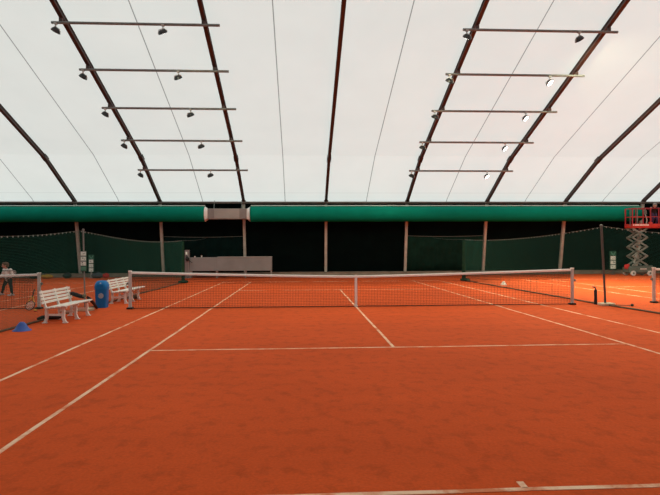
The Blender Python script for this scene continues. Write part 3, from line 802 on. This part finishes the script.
def person(t, J, S, opts):
    """J: joint positions (pelvis, chest, neck, head, and per side shoulder, elbow, wrist, hip, knee, ankle, toe). S: body scale"""
    face, up = V(opts['face']).normalized(), V(opts['head_up']).normalized()
    side = face.cross(up).normalized(); up = side.cross(face).normalized()
    H = V(J['head']); hs = opts['head']            # hs: half height of the head
    b = MB()
    lat = V(J['hip'][0])-V(J['hip'][1])
    b.cap(J['pelvis'], J['waist'], .105*S, .095*S, 16); b.cap(J['waist'], J['chest'], .095*S, .115*S, 16)
    for i in (0, 1):
        b.cap(J['pelvis'], J['hip'][i], .09*S, .085*S); b.cap(J['waist'], V(J['waist'])+lat*(.22 if i in (0, 5) else -.22), .085*S, .08*S)
        b.cap(J['chest'], J['shoulder'][i], .10*S, .058*S)
        b.cap(J['shoulder'][i], J['elbow'][i], .048*S, .038*S); b.cap(J['elbow'][i], J['wrist'][i], .038*S, .026*S)
        b.cap(J['hip'][i], J['knee'][i], .078*S, .054*S); b.cap(J['knee'][i], J['ankle'][i], .054*S, .036*S)
        cf = V(J['knee'][i]).lerp(V(J['ankle'][i]), .3); b.ball(cf, .053*S, 12, 8)
        b.cap(J['ankle'][i], J['toe'][i], .036*S, .028*S); b.ball(V(J['ankle'][i])-V((0, 0, .035*S)), .036*S)
        hand(b, *J['hand'][i], S*opts.get('hand', 1.0))
    b.cap(J['chest'], J['neck'], .085*S, .05*S); b.cap(J['neck'], H-up*hs*.35, .048*S, .05*S)
    Rm = Matrix((side, face, up)).transposed()
    b.ball(H+up*hs*.18-face*hs*.06, (hs*.76, hs*.92, hs*.80), 20, 14, Rm)     # cranium
    b.ball(H-up*hs*.25+face*hs*.16, (hs*.60, hs*.62, hs*.70), 18, 12, Rm)     # face
    b.ball(H-up*hs*.78+face*hs*.38, hs*.24, 12, 8)                            # chin
    b.cap(H+up*hs*.05+face*hs*.78, H-up*hs*.24+face*hs*.93, hs*.08, hs*.115, 8)   # nose
    for s in (-1, 1):
        b.ball(H+side*s*hs*.73-up*hs*.02-face*hs*.05, (hs*.10, hs*.17, hs*.25), 10, 8, Rm)   # ears
        b.ball(H+side*s*hs*.30+face*hs*.66-up*hs*.25, hs*.2, 10, 8)
    body = remeshed(b, 'body', 'skin', t, opts.get('voxel', .0065), 3)
    e = MB()
    for s in (-1, 1): e.ball(H+side*s*hs*.27+face*hs*.79+up*hs*.02, hs*.085, 10, 8)
    e.build('eyes', 'eye', body, smooth=True)
    MB().ball(H-up*hs*.50+face*hs*.80, (hs*.22, hs*.06, hs*.06), 12, 6, Rm).build('mouth', 'lip', body, smooth=True)
    # hair
    h = MB()
    h.ball(H+up*hs*.28-face*hs*.14, (hs*.84, hs*.93, hs*.80), 22, 14, Rm)
    h.ball(H-up*hs*.15-face*hs*.38, (hs*.76, hs*.62, hs*.62), 18, 12, Rm)
    h.ball(H+up*hs*.78+face*hs*.30, (hs*.62, hs*.45, hs*.26), 16, 10, Rm)
    if opts.get('long'):
        h.ball(H-up*hs*.6-face*hs*.5, (hs*.55, hs*.4, hs*.6), 16, 10, Rm)
    remeshed(h, 'hair', opts['hair'], t, hs*.06, 3)
    # top
    g = MB(); k = opts.get('loose', 1.22)
    g.cap(V(J['pelvis']).lerp(V(J['waist']), .1), J['waist'], .118*S*k, .115*S*k, 18); g.cap(J['waist'], J['chest'], .113*S*k, .118*S*k, 18)
    for i in (0, 1):
        sg = .30 if i in (0, 5) else -.30
        g.cap(V(J['pelvis']).lerp(V(J['waist']), .2)+lat*sg, V(J['waist'])+lat*sg, .10*S*k, .095*S*k)
        g.cap(J['chest'], J['shoulder'][i], .10*S*k, .066*S*k); g.cap(J['shoulder'][i], J['elbow'][i], .060*S*k, .052*S*k)
        g.cap(J['elbow'][i], V(J['elbow'][i]).lerp(V(J['wrist'][i]), .92), .052*S*k, .042*S*k)
    g.cap(J['chest'], V(J['chest']).lerp(V(J['neck']), .75), .085*S*k, .055*S*k)
    remeshed(g, opts['top_name'], opts['top'], t, .010, 4)
    # trousers
    g = MB()
    g.cap(J['pelvis'], V(J['pelvis']).lerp(V(J['waist']), .45), .118*S, .116*S, 18)
    for i in (0, 1):
        g.cap(J['pelvis'], J['hip'][i], .11*S, .10*S); g.cap(J['hip'][i], J['knee'][i], .097*S, .070*S)
        g.cap(J['knee'][i], V(J['knee'][i]).lerp(V(J['ankle'][i]), .93), .070*S, .056*S)
    remeshed(g, 'trousers', opts['legs'], t, .010, 4)
    for i in (0, 1):
        g = MB(); a, q = V(J['ankle'][i]), V(J['toe'][i]); z = V((0, 0, 1)); hl = a-(q-a).normalized()*.05*S; hl.z = q.z
        zf = J['toe'][i][2]
        g.cap(hl, q, .042*S, .038*S); g.cap(a.lerp(hl, .3), a.lerp(q, .4), .046*S, .042*S)
        for p in (hl, q, (hl+q)/2): g.ball(p-z*.012*S, (.044*S, .044*S, .028*S))
        remeshed(g, 'shoe', opts['shoes'], t, .007, 3)
    return body

# the child on the left court, seen through the net
t = thing('person', 'person in striped pale sweater and dark trousers holding a racket behind left net', 'person', (-12.35, 5.0, 0))
SC = .80
F0 = V((-.62, -.78, 0)); RT = V((F0.y, -F0.x, 0))     # facing; RT: to the figure's own left-hand side is -RT
J = dict(pelvis=(0, 0, .60), waist=(-.01, -.01, .71), chest=(-.03, -.03, .87), neck=(-.045, -.05, 1.0), head=(-.07, -.08, 1.115),
  shoulder=((.13, -.10, .945), (-.17, .04, .945)), elbow=((.20, -.09, .76), (-.24, .05, .76)), wrist=((.16, -.24, .68), (-.27, -.09, .66)),
  hip=((.075, -.05, .585), (-.075, .05, .585)), knee=((.17, -.16, .33), (-.19, .04, .34)), ankle=((.24, -.20, .065), (-.33, .19, .075)),
  toe=((.16, -.32, .035), (-.42, .08, .035)),
  hand=(((.16, -.24, .68), (.12, -.6, -.25), (-.3, -.2, .9), (.9, .2, .3)), ((-.27, -.09, .66), (-.2, -.5, -.5), (.3, -.5, .5), (-.8, 0, .2))))
person(t, J, SC, dict(face=(-.80, -.55, -.08), head_up=(-.04, -.05, 1), head=.118, hair='hair', top='sweater', top_name='sweater', legs='trouser', shoes='shoe', loose=1.12, hand=.85))
r = thing('tennis_racket', 'grey racket held by the person in the striped sweater', 'racket', (0, 0, 0))
racket('r', r, 'string', 'black', .80)
hp = V((-12.35, 5.0, 0)) + V((.15, -.33, .655)); d = V((.50, -.25, .42)).normalized()
r.rotation_mode = 'QUATERNION'; r.rotation_quaternion = V((0, 0, 1)).rotation_difference(d) @ Quaternion((0, 0, 1), .4); r.location = hp - d*.06

# the worker stooping in the lift basket
t = thing('person', 'grey-haired person in dark clothes stooping on the raised red lift platform', 'person', (LX+.72, LY+.02, PZ+.05))
J = dict(pelvis=(.06, .10, .80), waist=(.04, .06, .92), chest=(-.02, -.06, 1.07), neck=(-.05, -.14, 1.15), head=(-.06, -.20, 1.22),
  shoulder=((.15, -.10, 1.10), (-.19, -.03, 1.10)), elbow=((.22, -.20, .88), (-.33, -.12, .92)), wrist=((.14, -.27, 1.05-.02), (-.38, -.27, 1.07)),
  hip=((.14, .10, .77), (-.03, .10, .77)), knee=((.17, -.04, .42), (-.06, -.05, .42)), ankle=((.16, .10, .075), (-.06, .09, .075)),
  toe=((.17, -.06, .035), (-.08, -.07, .035)),
  hand=(((.14, -.27, 1.06), (-.3, -.35, .05), (-.3, .3, .1), (0, .1, 1)), ((-.38, -.27, 1.09), (-.2, -.5, .02), (.5, -.2, .0), (0, 0, 1))))
person(t, J, .98, dict(face=(-.55, -.70, -.55), head_up=(-.15, -.25, 1), head=.135, hair='hair2', top='jacket', top_name='jacket', legs='jeans', shoes='shoe2', loose=1.08, hand=.95, voxel=.0075))

# ------------------------------------------------------------------ daylight outside (lights the membrane roof), camera
w = bpy.data.worlds.new('World'); scene.world = w; w.use_nodes = True
nt = w.node_tree; bg = nt.nodes['Background']
tc = nt.nodes.new('ShaderNodeTexCoord'); sp = nt.nodes.new('ShaderNodeSeparateXYZ'); nt.links.new(tc.outputs['Generated'], sp.inputs[0])
mr = nt.nodes.new('ShaderNodeMapRange'); mr.inputs['From Min'].default_value = -.9; mr.inputs['From Max'].default_value = .5
mr.inputs['To Min'].default_value = .55; mr.inputs['To Max'].default_value = 1.95
nt.links.new(sp.outputs['Y'], mr.inputs['Value'])            # brighter sky beyond the back wall
nt.links.new(mr.outputs[0], bg.inputs['Strength']); bg.inputs['Color'].default_value = (.95, 1.0, 1.0, 1)

cam = bpy.data.cameras.new('Camera'); co = bpy.data.objects.new('Camera', cam); COL.objects.link(co)
f, h, yaw, pit, rol, cx, cy = 543.692831, 1.70587279, .0528903205, 5.72521878e-4, -4.26570897e-3, -1.57247963, -15.6312687
fw = V((math.sin(yaw)*math.cos(pit), math.cos(yaw)*math.cos(pit), math.sin(pit))); r0 = V((math.cos(yaw), -math.sin(yaw), 0)); u0 = r0.cross(fw)
r2 = r0*math.cos(rol)+u0*math.sin(rol); u2 = -r0*math.sin(rol)+u0*math.cos(rol)
mw = Matrix((r2, u2, -fw)).transposed().to_4x4(); mw.translation = V((cx, cy, h)); co.matrix_world = mw
cam.sensor_fit = 'HORIZONTAL'; cam.sensor_width = 36; cam.lens = f*36/660; cam.clip_end = 200; cam.clip_start = .05
scene.camera = co
vs = scene.view_settings; vs.view_transform = 'Standard'; vs.look = 'None'; vs.exposure = 0; vs.gamma = 1; vs.use_curve_mapping = False
